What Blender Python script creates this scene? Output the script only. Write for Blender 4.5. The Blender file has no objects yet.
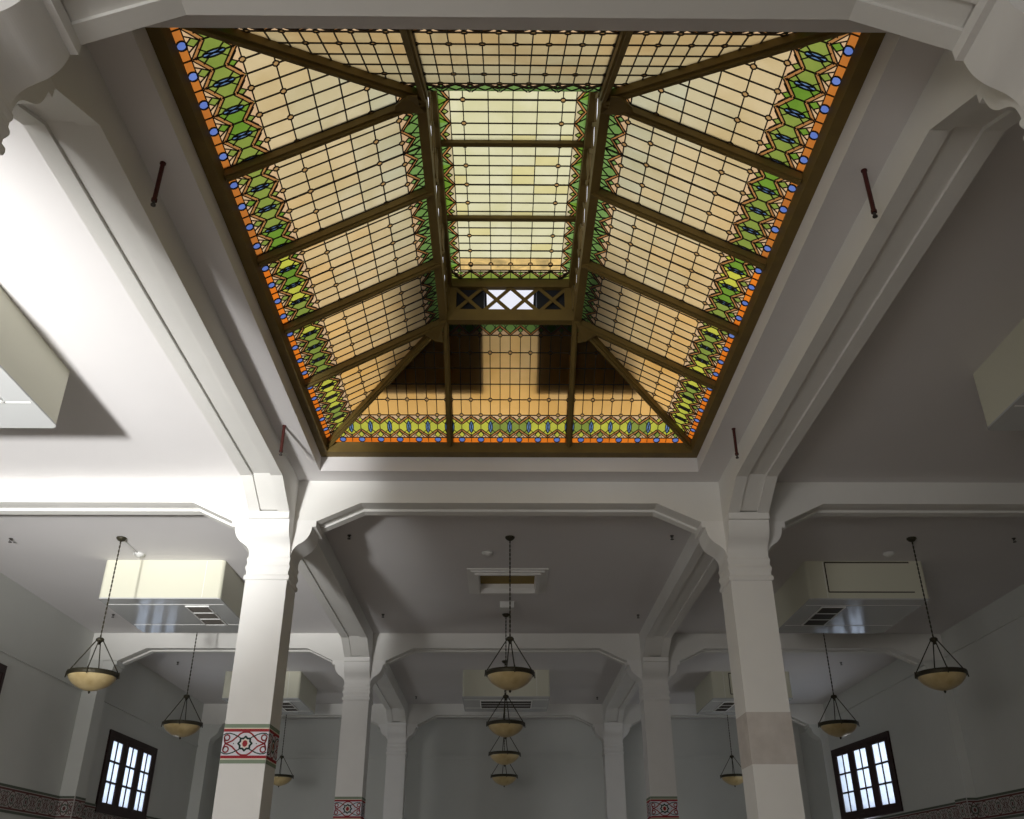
import bpy, bmesh, math, random
from mathutils import Vector, Matrix
random.seed(7)
C = bpy.context.scene.collection
H0 = 1.6                      # camera height; heights below are given above the lens and lifted by H0
CEIL = 5.57 + H0

# ------------------------------------------------------------------ materials
def mat(name, col, rough=0.6, spec=0.5, metal=0.0, noise=None, bump=0.0, nscale=3.0):
    m = bpy.data.materials.new(name); m.use_nodes = True
    nt = m.node_tree; b = nt.nodes['Principled BSDF']
    b.inputs['Base Color'].default_value = (*col, 1); b.inputs['Roughness'].default_value = rough
    b.inputs['Specular IOR Level'].default_value = spec; b.inputs['Metallic'].default_value = metal
    if noise or bump:
        tc = nt.nodes.new('ShaderNodeTexCoord'); n = nt.nodes.new('ShaderNodeTexNoise')
        n.inputs['Scale'].default_value = nscale; n.inputs['Detail'].default_value = 5
        nt.links.new(tc.outputs['Object'], n.inputs['Vector'])
        if noise:
            r = nt.nodes.new('ShaderNodeValToRGB')
            r.color_ramp.elements[0].position = .3; r.color_ramp.elements[1].position = .7
            r.color_ramp.elements[0].color = (*noise, 1); r.color_ramp.elements[1].color = (*col, 1)
            nt.links.new(n.outputs['Fac'], r.inputs['Fac']); nt.links.new(r.outputs['Color'], b.inputs['Base Color'])
        if bump:
            bp = nt.nodes.new('ShaderNodeBump'); bp.inputs['Strength'].default_value = bump; bp.inputs['Distance'].default_value = .01
            n2 = nt.nodes.new('ShaderNodeTexNoise'); n2.inputs['Scale'].default_value = 60
            nt.links.new(tc.outputs['Object'], n2.inputs['Vector'])
            nt.links.new(n2.outputs['Fac'], bp.inputs['Height']); nt.links.new(bp.outputs['Normal'], b.inputs['Normal'])
    return m

def glass_mat(name, a, b=None, scale=3.0, trans=0.0):
    m = bpy.data.materials.new(name); m.use_nodes = True
    nt = m.node_tree; nt.nodes.clear()
    out = nt.nodes.new('ShaderNodeOutputMaterial'); tr = nt.nodes.new('ShaderNodeBsdfTranslucent')
    gl = nt.nodes.new('ShaderNodeBsdfDiffuse')
    mix = nt.nodes.new('ShaderNodeMixShader'); mix.inputs[0].default_value = 0.06
    tr.inputs['Color'].default_value = (*a, 1); gl.inputs['Color'].default_value = (a[0]*.6, a[1]*.6, a[2]*.6, 1)
    if b:
        tc = nt.nodes.new('ShaderNodeTexCoord'); n = nt.nodes.new('ShaderNodeTexNoise'); r = nt.nodes.new('ShaderNodeValToRGB')
        n.inputs['Scale'].default_value = scale; n.inputs['Detail'].default_value = 4; n.inputs['Distortion'].default_value = .6
        r.color_ramp.elements[0].position = .35; r.color_ramp.elements[1].position = .68
        r.color_ramp.elements[0].color = (*a, 1); r.color_ramp.elements[1].color = (*b, 1)
        nt.links.new(tc.outputs['Object'], n.inputs['Vector']); nt.links.new(n.outputs['Fac'], r.inputs['Fac'])
        nt.links.new(r.outputs['Color'], tr.inputs['Color'])
    nt.links.new(tr.outputs[0], mix.inputs[1]); nt.links.new(gl.outputs[0], mix.inputs[2])
    nt.links.new(mix.outputs[0], out.inputs['Surface'])
    return m

M = {}
M['wall'] = mat('wall_paint', (.66, .67, .64), .7, .2, noise=(.62, .63, .60), nscale=.6)
M['ceil'] = mat('ceiling_paint', (.72, .70, .70), .75, .2, noise=(.69, .67, .67), nscale=.5)
M['beam'] = mat('beam_paint', (.76, .75, .72), .6, .25, noise=(.72, .71, .68), nscale=1.2)
M['column'] = mat('column_paint', (.80, .79, .77), .6, .25, noise=(.77, .76, .74), nscale=2)
M['patch'] = mat('bare_plaster', (.62, .58, .55), .85, .1, noise=(.53, .49, .46), nscale=5, bump=.3)
M['floor'] = mat('terrazzo', (.42, .37, .32), .35, .5, noise=(.36, .31, .27), nscale=8)
M['fgreen'] = mat('paint_sage', (.24, .30, .22), .7, .1)
M['fdark'] = mat('paint_dark_green', (.03, .065, .05), .7, .1)
M['fred'] = mat('paint_red', (.36, .04, .05), .7, .1)
M['fcream'] = mat('paint_cream', (.78, .72, .60), .7, .1)
M['fwhite'] = mat('paint_lilac_white', (.74, .72, .78), .7, .1)
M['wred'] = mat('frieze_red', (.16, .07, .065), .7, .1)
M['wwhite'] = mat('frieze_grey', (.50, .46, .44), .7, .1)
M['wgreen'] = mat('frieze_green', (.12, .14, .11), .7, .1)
M['steel'] = mat('olive_painted_steel', (.17, .115, .030), .6, .3, noise=(.135, .09, .025), nscale=4)
M['lead'] = mat('lead', (.030, .022, .015), .6, .3)
M['duct'] = mat('dark_duct', (.02, .022, .026), .7, .2)
M['unit'] = mat('cream_enamel', (.66, .65, .53), .45, .3)
M['unitb'] = mat('glossy_panel', (.55, .56, .56), .12, .6)
M['groove'] = mat('dark_seam', (.05, .035, .025), .7, .2)
M['seam'] = mat('pale_seam', (.85, .85, .83), .5, .2)
M['grille'] = mat('dark_grille', (.09, .08, .07), .6, .2)
M['bronze'] = mat('bronze', (.045, .040, .025), .5, .4, metal=.5)
M['bowl'] = mat('amber_alabaster', (.62, .50, .27), .3, .4, noise=(.46, .34, .16), nscale=5)
M['red'] = mat('red_pipe', (.06, .012, .010), .5, .3)
M['wood'] = mat('maroon_wood', (.030, .012, .012), .5, .3)
M['white'] = mat('white_plastic', (.7, .7, .68), .5, .3)
M['dkmetal'] = mat('dark_metal', (.05, .045, .04), .5, .3)
M['hatchtop'] = mat('hatch_board', (.34, .25, .09), .7, .1)
M['pane'] = glass_mat('frosted_pane', (.93, .97, 1.0), (.82, .88, .97), 6)

GL = [M_ for M_ in ()]
gcols = {
 'cream':  ((.60,.50,.26), (.50,.38,.18)),
 'cream2': ((.66,.52,.25), (.54,.38,.16)),
 'cream3': ((.56,.50,.31), (.48,.40,.22)),
 'pale':   ((.78,.74,.46), (.70,.66,.36)), 'pale2':   ((.76,.68,.32), (.68,.60,.26)),
 'amber':  ((.86,.50,.16), (.70,.38,.10)),
 'amber2': ((.90,.56,.20), (.74,.44,.13)),
 'peach':  ((.74,.50,.26), (.64,.42,.22)),
 'orange': ((.90,.24,.02), (.74,.17,.015)),
 'blue':   ((.11,.18,.50), (.17,.26,.62)),
 'green':  ((.27,.33,.06), (.21,.28,.045)),
 'green2': ((.18,.32,.035), (.13,.25,.025)),
 'lime':   ((.62,.60,.07), (.46,.48,.06)),
 'band':   ((.46,.22,.07), (.38,.17,.05)),
 'knot':   ((.45,.27,.10), (.38,.22,.08)),
}
for i in range(7):      # g: batches of opal glass from pale to amber
    k = i/6; a = [.60+.26*k, .56-.06*k, .36-.21*k]; gcols['g%d' % i] = (tuple(a), (a[0]*.88, a[1]*.84, a[2]*.74)); gcols['n%d' % i] = ((a[0]*.72, a[1]*.72, a[2]*.68), (a[0]*.62, a[1]*.58, a[2]*.5))  # n: same glass darkened, the near slope's shade put into its colour
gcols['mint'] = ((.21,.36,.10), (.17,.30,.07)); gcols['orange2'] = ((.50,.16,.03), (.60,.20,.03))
gcols['blue2'] = ((.12,.22,.36), (.16,.26,.44)); gcols['cloud'] = ((.92,.62,.22), (.42,.30,.12)); GN = list(gcols)
GM = {k: glass_mat('opal_glass_' + k, v[0], v[1], 6.0 if k == 'cloud' else 2.2) for k, v in gcols.items()}

# ------------------------------------------------------------------ mesh helpers
class MB:
    """collects faces of several shapes into one mesh with material slots"""
    def __init__(s): s.v = []; s.f = []; s.m = []; s.mats = []
    def mi(s, m):
        if m not in s.mats: s.mats.append(m)
        return s.mats.index(m)
    def face(s, pts, m):
        n = len(s.v); s.v += [tuple(p) for p in pts]; s.f.append(tuple(range(n, n+len(pts)))); s.m.append(s.mi(m))
    def box(s, a, b, m, M4=None):
        x0,y0,z0 = a; x1,y1,z1 = b
        p = [Vector(q) for q in ((x0,y0,z0),(x1,y0,z0),(x1,y1,z0),(x0,y1,z0),(x0,y0,z1),(x1,y0,z1),(x1,y1,z1),(x0,y1,z1))]
        if M4: p = [M4 @ q for q in p]
        n = len(s.v); s.v += [tuple(q) for q in p]
        for f in ((0,3,2,1),(4,5,6,7),(0,1,5,4),(1,2,6,5),(2,3,7,6),(3,0,4,7)):
            s.f.append(tuple(n+i for i in f)); s.m.append(s.mi(m))
    def prism(s, poly, fa, fb, m):
        """poly: list of params; fa(p), fb(p) -> 3D points of the two ends"""
        n = len(s.v); k = len(poly)
        s.v += [tuple(fa(p)) for p in poly] + [tuple(fb(p)) for p in poly]; i = s.mi(m)
        s.f.append(tuple(range(n, n+k))); s.m.append(i)
        s.f.append(tuple(range(n+2*k-1, n+k-1, -1))); s.m.append(i)
        for j in range(k):
            s.f.append((n+j, n+k+j, n+k+(j+1)%k, n+(j+1)%k)); s.m.append(i)
    def bar(s, p, q, w, h, m, up=(0,0,1), off=0.0):
        """square bar from p to q, w across, h along 'up' made perpendicular; off shifts along up"""
        p = Vector(p); q = Vector(q); d = (q-p).normalized(); u = Vector(up); r = d.cross(u).normalized(); u = r.cross(d).normalized()
        c = []
        for e in (p, q):
            for a, b in ((-1,-1),(1,-1),(1,1),(-1,1)): c.append(e + r*(a*w/2) + u*(b*h/2 + off))
        n = len(s.v); s.v += [tuple(x) for x in c]; i = s.mi(m)
        for f in ((0,1,2,3),(7,6,5,4),(0,4,5,1),(1,5,6,2),(2,6,7,3),(3,7,4,0)):
            s.f.append(tuple(n+k for k in f)); s.m.append(i)
    def tube(s, p, q, r, m, seg=8, r2=None):
        p = Vector(p); q = Vector(q); d = (q-p).normalized(); a = d.orthogonal().normalized(); b = d.cross(a)
        r2 = r if r2 is None else r2; n = len(s.v); i = s.mi(m)
        for e, rr in ((p, r), (q, r2)):
            for k in range(seg):
                t = 2*math.pi*k/seg; s.v.append(tuple(e + a*math.cos(t)*rr + b*math.sin(t)*rr))
        for k in range(seg):
            s.f.append((n+k, n+(k+1)%seg, n+seg+(k+1)%seg, n+seg+k)); s.m.append(i)
        s.f.append(tuple(range(n+seg-1, n-1, -1))); s.m.append(i)
        s.f.append(tuple(range(n+seg, n+2*seg))); s.m.append(i)
    def lathe(s, prof, m, seg=24, c=(0,0,0)):
        n = len(s.v); i = s.mi(m); k = len(prof)
        for r, z in prof:
            for j in range(seg):
                t = 2*math.pi*j/seg; s.v.append((c[0]+r*math.cos(t), c[1]+r*math.sin(t), c[2]+z))
        for a in range(k-1):
            for j in range(seg):
                s.f.append((n+a*seg+j, n+a*seg+(j+1)%seg, n+(a+1)*seg+(j+1)%seg, n+(a+1)*seg+j)); s.m.append(i)
    def build(s, name, parent=None, smooth=False, fix=True):
        me = bpy.data.meshes.new(name); me.from_pydata(s.v, [], s.f)
        for m in s.mats: me.materials.append(m)
        me.polygons.foreach_set('material_index', s.m)
        if smooth: me.polygons.foreach_set('use_smooth', [True]*len(s.f))
        me.update()
        if fix:
            bm = bmesh.new(); bm.from_mesh(me); bmesh.ops.remove_doubles(bm, verts=bm.verts, dist=1e-5)
            bmesh.ops.recalc_face_normals(bm, faces=bm.faces); bm.to_mesh(me); bm.free()
        o = bpy.data.objects.new(name, me); C.objects.link(o)
        if parent is not None: o.parent = parent
        return o

def tag(o, label, cat, group=None):
    o['label'] = label; o['category'] = cat
    if group: o['group'] = group
    return o
def empty(name, loc, label, cat, group=None, rz=0):
    o = bpy.data.objects.new(name, None); o.empty_display_size = .1; C.objects.link(o)
    o.location = loc; o.rotation_euler[2] = rz
    return tag(o, label, cat, group)
def struct(o): o['kind'] = 'structure'; return o
def copy_tree(o, parent=None):
    c = o.copy(); C.objects.link(c); c.parent = parent
    for ch in list(o.children): copy_tree(ch, c)
    return c
def Zr(z): return z + H0

# ------------------------------------------------------------------ setting
XL, XR, YN, YF = -9.87, 10.48, -5.6, 33.9
CX = 3.488; CW = .298; CYS = [3.9, 13.0, 22.1, 31.2]
b = MB(); b.box((XL-.4, YN-.4, -.3), (XR+.4, YF+.4, 0), M['floor']); struct(b.build('floor'))

# ceiling slab with the skylight opening and the ceiling hatch opening
SX, SY0, SY1 = 2.815, 4.55, 12.375
hx0, hx1, hy0, hy1 = -.58, .58, 17.12, 18.28
b = MB(); ct = CEIL + .26
ox0, ox1, oy0, oy1 = XL-.4, XR+.4, YN-.4, YF+.4
cm = M['ceil']
def ringbox(x0,y0,x1,y1):
    b.box((x0,y0,CEIL),(x1,y1,ct),cm)
ringbox(ox0, oy0, ox1, SY0); ringbox(ox0, SY0, -SX, SY1); ringbox(SX, SY0, ox1, SY1)
ringbox(ox0, SY1, ox1, hy0); ringbox(ox0, hy0, hx0, hy1); ringbox(hx1, hy0, ox1, hy1); ringbox(ox0, hy1, ox1, oy1)
struct(b.build('ceiling', fix=False))

def wall_x(name, xi, xo, y0, y1, holes):
    """wall facing +-x between y0,y1; holes = (ya, yb, za, zb)"""
    b = MB(); ys = y0; m = M['wall']; a, c = min(xi, xo), max(xi, xo)
    for ya, yb, za, zb in sorted(holes):
        b.box((a, ys, 0), (c, ya, ct), m); b.box((a, ya, 0), (c, yb, za), m); b.box((a, ya, zb), (c, yb, ct), m); ys = yb
    b.box((a, ys, 0), (c, y1, ct), m)
    return struct(b.build(name, fix=False))
winL = (23.85, 27.30, Zr(1.80), Zr(3.68)); winL0 = (14.85, 18.25, Zr(1.95), Zr(4.0))
winR = (26.00, 29.75, Zr(1.95), Zr(3.97))
wl = wall_x('wall_left', XL, XL-.4, YN-.4, YF+.4, [winL, winL0])
wr = wall_x('wall_right', XR, XR+.4, YN-.4, YF+.4, [winR])
b = MB(); b.box((XL, YF, 0), (XR, YF+.4, ct), M['wall']); struct(b.build('wall_far'))
b = MB(); b.box((XL, YN-.4, 0), (XR, YN, ct), M['wall']); struct(b.build('wall_near'))
b = MB(); b.box((XL, YF-.05, Zr(4.30)), (XR, YF, Zr(4.39)), M['wall']); b.box((XL, YF-.03, Zr(4.25)), (XR, YF, Zr(4.30)), M['wall']); struct(b.build('trim_1'))
b = MB(); b.box((XR-.04, 4, Zr(5.0)), (XR, YF-.05, Zr(5.09)), M['wall']); struct(b.build('trim_2'))
b = MB(); b.box((XL, 4, Zr(4.22)), (XL+.03, YF-.05, Zr(4.28)), M['wall']); struct(b.build('trim_3'))

# ------------------------------------------------------------------ beams with chamfered ends and a sunk soffit panel
TIP, RUN, ZT, ZF_, ZTOP = .325, .635, Zr(4.92), Zr(5.217), CEIL + .05
def beam_profile(lo, hi, sup, raise_):
    """lower outline of a beam along s from lo to hi; sup=(a,b) support intervals"""
    pts = []
    for i, (a, c) in enumerate(sup):
        if a > lo:
            pts += [(a-TIP-RUN, ZF_+raise_), (a-TIP, ZT+raise_)]
        if c < hi:
            pts += [(c+TIP, ZT+raise_), (c+TIP+RUN, ZF_+raise_)]
    if sup[0][0] > lo: pts = [(lo, ZF_+raise_)] + pts
    else: pts = [(lo, ZT+raise_)] + pts
    if sup[-1][1] < hi: pts = pts + [(hi, ZF_+raise_)]
    else: pts = pts + [(hi, ZT+raise_)]
    return pts
def make_beam(name, axis, c0, hw, lo, hi, sup, margin=.155):
    b = MB()
    for d0, d1, rz in ((-hw, -hw+margin, 0), (-hw+margin, hw-margin, .035), (hw-margin, hw, 0)):
        pr = beam_profile(lo, hi, sup, rz)
        for i in range(len(pr)-1):
            (s0, z0), (s1, z1) = pr[i], pr[i+1]
            if s1-s0 < 1e-6: continue
            q = [(s0,z0),(s1,z1),(s1,ZTOP),(s0,ZTOP)]
            if axis == 'x': b.prism(q, lambda p: (p[0], c0+d0, p[1]), lambda p: (p[0], c0+d1, p[1]), M['beam'])
            else: b.prism(q, lambda p: (c0+d0, p[0], p[1]), lambda p: (c0+d1, p[0], p[1]), M['beam'])
    return struct(b.build(name, fix=False))
n = 4
PL, PR = -9.52, 10.24
for yc in CYS:
    supx = [(XL-1, PL), (-CX-CW, -CX+CW), (CX-CW, CX+CW), (PR, XR+1)]
    make_beam('trim_%d' % n, 'x', yc+.005, .255, XL, XR, supx); n += 1
for xc in (-CX, CX):
    make_beam('trim_%d' % n, 'y', xc, CW-.004, YN, YF, [(y-CW, y+CW) for y in CYS], .165); n += 1

# ------------------------------------------------------------------ bracket and column
BR = [(.325, 4.93), (.325, 4.83), (.272, 4.83), (.262, 4.77), (.245, 4.71), (.215, 4.655), (.17, 4.605), (.115, 4.565), (.06, 4.52), (.022, 4.465), (.006, 4.40), (.0, 4.38)]
def smooth(pts, k=4):
    out = []
    for i in range(len(pts)-1):
        p0 = pts[max(i-1,0)]; p1 = pts[i]; p2 = pts[i+1]; p3 = pts[min(i+2,len(pts)-1)]
        for j in range(k):
            t = j/k
            out.append(tuple(.5*((2*p1[n])+(-p0[n]+p2[n])*t+(2*p0[n]-5*p1[n]+4*p2[n]-p3[n])*t*t+(-p0[n]+3*p1[n]-3*p2[n]+p3[n])*t**3) for n in (0,1)))
    return out+[pts[-1]]
BR = BR[:3] + smooth(BR[2:])[1:]
def bracket(b, face, dirv, side, hw, base, m):
    """profile pushed out of the face point along dirv, hw wide along side"""
    d = Vector(dirv); s_ = Vector(side); f = Vector(face)
    poly = BR + [(-.15, 4.38), (-.15, 4.93)]
    # fan of convex slices so that the concave outline stays clean
    for i in range(len(BR)-1):
        e0, z0 = BR[i]; e1, z1 = BR[i+1]
        if abs(z0-z1) < 1e-6:
            continue
        q = [(-.15, z0), (e0, z0), (e1, z1), (-.15, z1)]
        b.prism(q, lambda p: f + d*p[0] + Vector((0,0,Zr(p[1]))) - s_*hw, lambda p: f + d*p[0] + Vector((0,0,Zr(p[1]))) + s_*hw, m)
RING = [(0,4.0),(.022,4.012),(.026,4.04),(.022,4.068),(.004,4.082),(.002,4.125),(.012,4.15),(.02,4.18),(.018,4.205),(.006,4.23),(.004,4.268),(.010,4.285),(.014,4.31),(.010,4.335),(.0,4.345),(.0,4.40),(.0,4.93)]
def square_loft(b, prof, hx, hy, m):
    n = len(b.v); i = b.mi(m)
    for e, z in prof:
        for sx, sy in ((-1,-1),(1,-1),(1,1),(-1,1)): b.v.append((sx*(hx+e), sy*(hy+e), Zr(z)))
    for a in range(len(prof)-1):
        for j in range(4):
            b.f.append((n+4*a+j, n+4*a+(j+1)%4, n+4*a+4+(j+1)%4, n+4*a+4+j)); b.m.append(i)
    b.f.append((n+3,n+2,n+1,n)); b.m.append(i); k = n+4*(len(prof)-1); b.f.append((k,k+1,k+2,k+3)); b.m.append(i)

# painted band: a tile in (s in -.5..0.5, t in -.5..0.5) of band height, as ribbons
def ribbon(pts, w, closed=False):
    out = []; k = len(pts)
    for i in range(k if closed else k-1):
        a = Vector(pts[i]); c = Vector(pts[(i+1) % k]); d = (c-a)
        if d.length < 1e-6: continue
        d.normalize(); nn = Vector((-d.y, d.x))*w/2; e = d*w*.25
        out.append([a-e-nn, c+e-nn, c+e+nn, a-e+nn])
    return out
def arc(cx, cy, rx, ry, a0, a1, k=14):
    return [(cx+rx*math.cos(math.radians(a0+(a1-a0)*i/k)), cy+ry*math.sin(math.radians(a0+(a1-a0)*i/k))) for i in range(k+1)]
def band_tile(W, Hh, pal):
    """W wide, Hh tall, centred on 0,0: list of (layer, material, polygon)"""
    g, dk, r, cr, wh = pal; o = []
    def rect(y0, y1, m, L=1): o.append((L, m, [(-W/2,y0),(W/2,y0),(W/2,y1),(-W/2,y1)]))
    h = Hh/2
    rect(-h, h, wh, 0)
    for s in (-1, 1):
        for a, c, m in ((h-.048, h, g), (h-.062, h-.048, cr), (h-.098, h-.062, r)): rect(*sorted((s*a, s*c)), m)
    ih = h-.10
    # red loops: two big arcs crossing from the centre to curled ends
    for s in (-1, 1):
        for t in (-1, 1):
            p = [(0, t*ih*.98)] + [(s*W*x, t*ih*y) for x, y in ((.06,.97),(.12,.85),(.20,.55),(.28,.25),(.36,.10),(.43,.0))]
            for q in ribbon(p, .02): o.append((2, r, q))
            for q in ribbon(arc(s*W*.41, t*ih*.50, .036, .036, 0, 360, 12), .018): o.append((2, r, q))
            for q in ribbon([(s*W*.43, 0), (s*W*.455, t*ih*.25), (s*W*.46, t*ih*.45)], .02): o.append((2, r, q))
            p = [(s*W*x, t*ih*y) for x, y in ((.12,.50),(.18,.62),(.26,.78),(.36,.88),(.44,.86),(.495,.74))]
            for q in ribbon(p, .014): o.append((2, dk, q))
        o.append((2, dk, [(s*W*.25+a*.009, c*.009) for a, c in ((-1,0),(0,-1),(1,0),(0,1))]))
    st = []
    for i in range(16):
        a = math.pi*2*i/16; rr = .088 if i % 2 == 0 else .068
        st.append((rr*1.02*math.cos(a), rr*math.sin(a)))
    for q in ribbon(st, .024, True): o.append((3, dk, q))
    o.append((3, cr, arc(0, 0, .050, .058, 0, 360, 12)[:-1]))
    o.append((4, r, arc(0, 0, .034, .042, 0, 360, 10)[:-1]))
    return o
PALC = (M['fgreen'], M['fdark'], M['fred'], M['fcream'], M['fwhite'])
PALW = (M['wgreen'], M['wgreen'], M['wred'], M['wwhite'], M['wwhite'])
def put_band(b, org, sx, nrm, W, Hh, pal):
    o3 = Vector(org); s = Vector(sx); nn = Vector(nrm)
    for L, m, poly in band_tile(W, Hh, pal):
        b.face([o3 + s*max(-W/2, min(W/2, p[0])) + Vector((0,0,p[1])) + nn*(.003+.0012*L) for p in poly], m)
    # body behind the paint
    
def make_column(x, y, label, z_band, kind, group='square columns with moulded capitals'):
    t = empty('column', (x, y, 0), label, 'column', group)
    b = MB(); b.box((-CW, -CW, 0), (CW, CW, Zr(4.0)), M['column']); b.build('shaft', t)
    b = MB(); square_loft(b, RING, CW, CW, M['column'])
    bracket(b, (0,-CW,0), (0,-1,0), (1,0,0), CW-.002, 0, M['column']); bracket(b, (0,CW,0), (0,1,0), (1,0,0), CW-.002, 0, M['column'])
    bracket(b, (-CW,0,0), (-1,0,0), (0,1,0), .262, 0, M['column']); bracket(b, (CW,0,0), (1,0,0), (0,1,0), .262, 0, M['column'])
    b.build('capital', t, fix=False)
    if kind == 'painted':
        b = MB(); zc = Zr(z_band - .247); Hh = .494
        b.box((-CW-.002,-CW-.002, zc-Hh/2), (CW+.002,CW+.002,zc+Hh/2), M['fwhite'])
        for nrm, sx in (((0,-1,0),(1,0,0)), ((1,0,0),(0,1,0)), ((-1,0,0),(0,-1,0)), ((0,1,0),(-1,0,0))):
            put_band(b, (Vector(nrm)*CW + Vector((0,0,zc))), sx, nrm, 2*CW+.002, Hh, PALC)
        o = b.build('painted_band', t, fix=False); o['label'] = 'red, green and cream scrollwork band'
    elif kind == 'patch':
        b = MB(); b.box((-CW-.003,-CW-.003, Zr(1.52)), (CW+.003,CW+.003,Zr(2.18)), M['patch'])
        o = b.build('plaster_patch', t); o['label'] = 'bare pinkish plaster where the band was stripped'
    return t
make_column(-CX, 3.9, 'nearest left white column, only its moulded capital edge in the top left corner', 2.02, 'none')
make_column(CX, 3.9, 'nearest right white column, only its moulded capital edge in the top right corner', 2.02, 'none')
make_column(-CX, 13.0, 'brightly lit white square column with a large red and green scrollwork band', 2.026, 'painted')
make_column(CX, 13.0, 'white square column with a bare pinkish plaster patch instead of a painted band', 2.02, 'patch')
make_column(-CX, 22.1, 'second left white column, small painted band at the picture bottom', 1.94, 'painted')
make_column(CX, 22.1, 'second right white column, small painted band at the picture bottom', 1.94, 'painted')
make_column(-CX, 31.2, 'farthest left white column, against the back of the hall', 1.9, 'none')
make_column(CX, 31.2, 'farthest right white column, against the back of the hall', 1.9, 'none')

# wall pilasters carrying the beams
for yc in CYS:
    for xi, xw, s in ((PL, XL, 1), (PR, XR, -1)):
        b = MB(); b.box((min(xi,xw), yc-.26, 0), (max(xi,xw), yc+.26, ZT+.02), M['wall'])
        bracket(b, (xi, yc, 0), (s,0,0), (0,1,0), .25, 0, M['wall'])
        struct(b.build('trim_%d' % n, fix=False)); n += 1

# wall friezes (painted scrollwork band along each side wall, wrapping the pilasters)
def wall_frieze(name, xw, s, ztop, ya, yb, xp):
    b = MB(); Hh = .50; zc = ztop-Hh/2; W = .62
    def run(x, y0, y1):
        b.box((min(x, x+s*.02), y0, zc-Hh/2), (max(x, x+s*.02), y1, zc+Hh/2), M['wwhite'])
        k = max(1, round((y1-y0)/W)); w = (y1-y0)/k
        for i in range(k): put_band(b, (x+s*.02, y0+w*(i+.5), zc), (0, s, 0), (s,0,0), w, Hh, PALW)
    y = ya
    for yc in CYS:
        if yc-.26 > ya and yc+.26 < yb:
            run(xw, y, yc-.28); run(xp, yc-.28, yc+.28)
            for yy, d in ((yc-.28, -1), (yc+.28, 1)):
                put_band(b, ((xw+xp)/2, yy, zc), (-d, 0, 0), (0,d,0), abs(xw-xp), Hh, PALW)
            b.box((min(xw,xp), yc-.28, zc-Hh/2), (max(xw,xp), yc+.28, zc+Hh/2), M['wwhite'])
            y = yc+.28
    run(xw, y, yb)
    return b.build(name, fix=False)
fl = wall_frieze('trim_%d' % n, XL, 1, Zr(1.96), 14, YF-.1, PL); struct(fl); n += 1
fr = wall_frieze('trim_%d' % n, XR, -1, Zr(1.91), 14, YF-.1, PR); struct(fr); n += 1

# ------------------------------------------------------------------ side windows
def window(num, xw, s, y0, y1, z0, z1, swing=0.0, leaf=0.0, closed=False):
    L = y1-y0; Hh = z1-z0
    t = bpy.data.objects.new('window_%d' % num, None); C.objects.link(t); t['kind'] = 'structure'
    t.location = (xw, y0, z0); t.rotation_euler[2] = swing
    # local: y along wall, x towards the room = s
    b = MB(); d0, d1 = sorted((s*.05, -s*.12)); w = M['wood']
    b.box((d0, 0, 0), (d1, .10, Hh), w); b.box((d0, L-.10, 0), (d1, L, Hh), w)
    b.box((d0, .10, 0), (d1, L-.10, .12), w); b.box((d0, .10, Hh-.14), (d1, L-.10, Hh), w)
    b.build('window_frame', t)
    lw = (L-.20)/3
    for k in range(3):
        sash = MB(); ya = .10+k*lw; e0, e1 = sorted((s*.04, -s*.03))
        cy = lw/2
        st, tr_, br_ = .195*(L/3.45)**2, .08, .11; zb, zt = .12, Hh-.14
        sash.box((e0, -cy+.008, zb), (e1, -cy+st, zt), w); sash.box((e0, cy-st, zb), (e1, cy-.008, zt), w)
        sash.box((e0, -cy+st, zb), (e1, cy-st, zb+br_), w); sash.box((e0, -cy+st, zt-tr_), (e1, cy-st, zt), w)
        zz0, zz1 = zb+br_, zt-tr_
        f0, f1 = sorted((s*.03, -s*.02))
        if closed:
            for i in range(14):
                zq = zz0+(zz1-zz0)*i/14
                sash.box((f0, -cy+st, zq), (f1, cy-st, zq+(zz1-zz0)/14*.85), w)
            sash.box((-.005, -cy+st, zz0), (.005, cy-st, zz1), w)
        else:
            sash.box((f0, -.018, zz0), (f1, .018, zz1), w)
            for q in (1, 2):
                zq = zz0+(zz1-zz0)*q/3; sash.box((f0, -cy+st, zq-.022), (f1, cy-st, zq+.022), w)
        so = sash.build('sash', t); so.location = (0, ya+cy, 0); so.rotation_euler[2] = leaf
        if not closed:
            p = MB(); p.box((-.006, -cy+st, zz0), (.006, cy-st, zz1), M['pane']); p.build('pane', so)
    return t
window(1, XL, 1, *winL)
window(2, XL, 1, *winL0, closed=True)
window(3, XR, -1, winR[0], winR[1]+.15, winR[2], winR[3], swing=math.radians(4.5), leaf=math.radians(3.5))

# ------------------------------------------------------------------ stained glass skylight
GZ, UZ = Zr(5.985), Zr(6.98)
GX, GY0, GY1 = 2.71, 4.70, 12.21
UX, UY0, UY1 = .93, 6.50, 10.42; UYN = 6.42
sky = empty('stained_glass_skylight', (0, (GY0+GY1)/2, CEIL+.2), 'large hipped stained glass skylight with olive steel ribs over the hall', 'skylight')
SKO = Vector((0, (GY0+GY1)/2, CEIL+.2))
class SMB(MB):
    def build(s, name, parent=None, smooth=False, fix=True):
        s.v = [tuple(Vector(v)-SKO) for v in s.v]
        return MB.build(s, name, parent or sky, smooth, fix)

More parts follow.
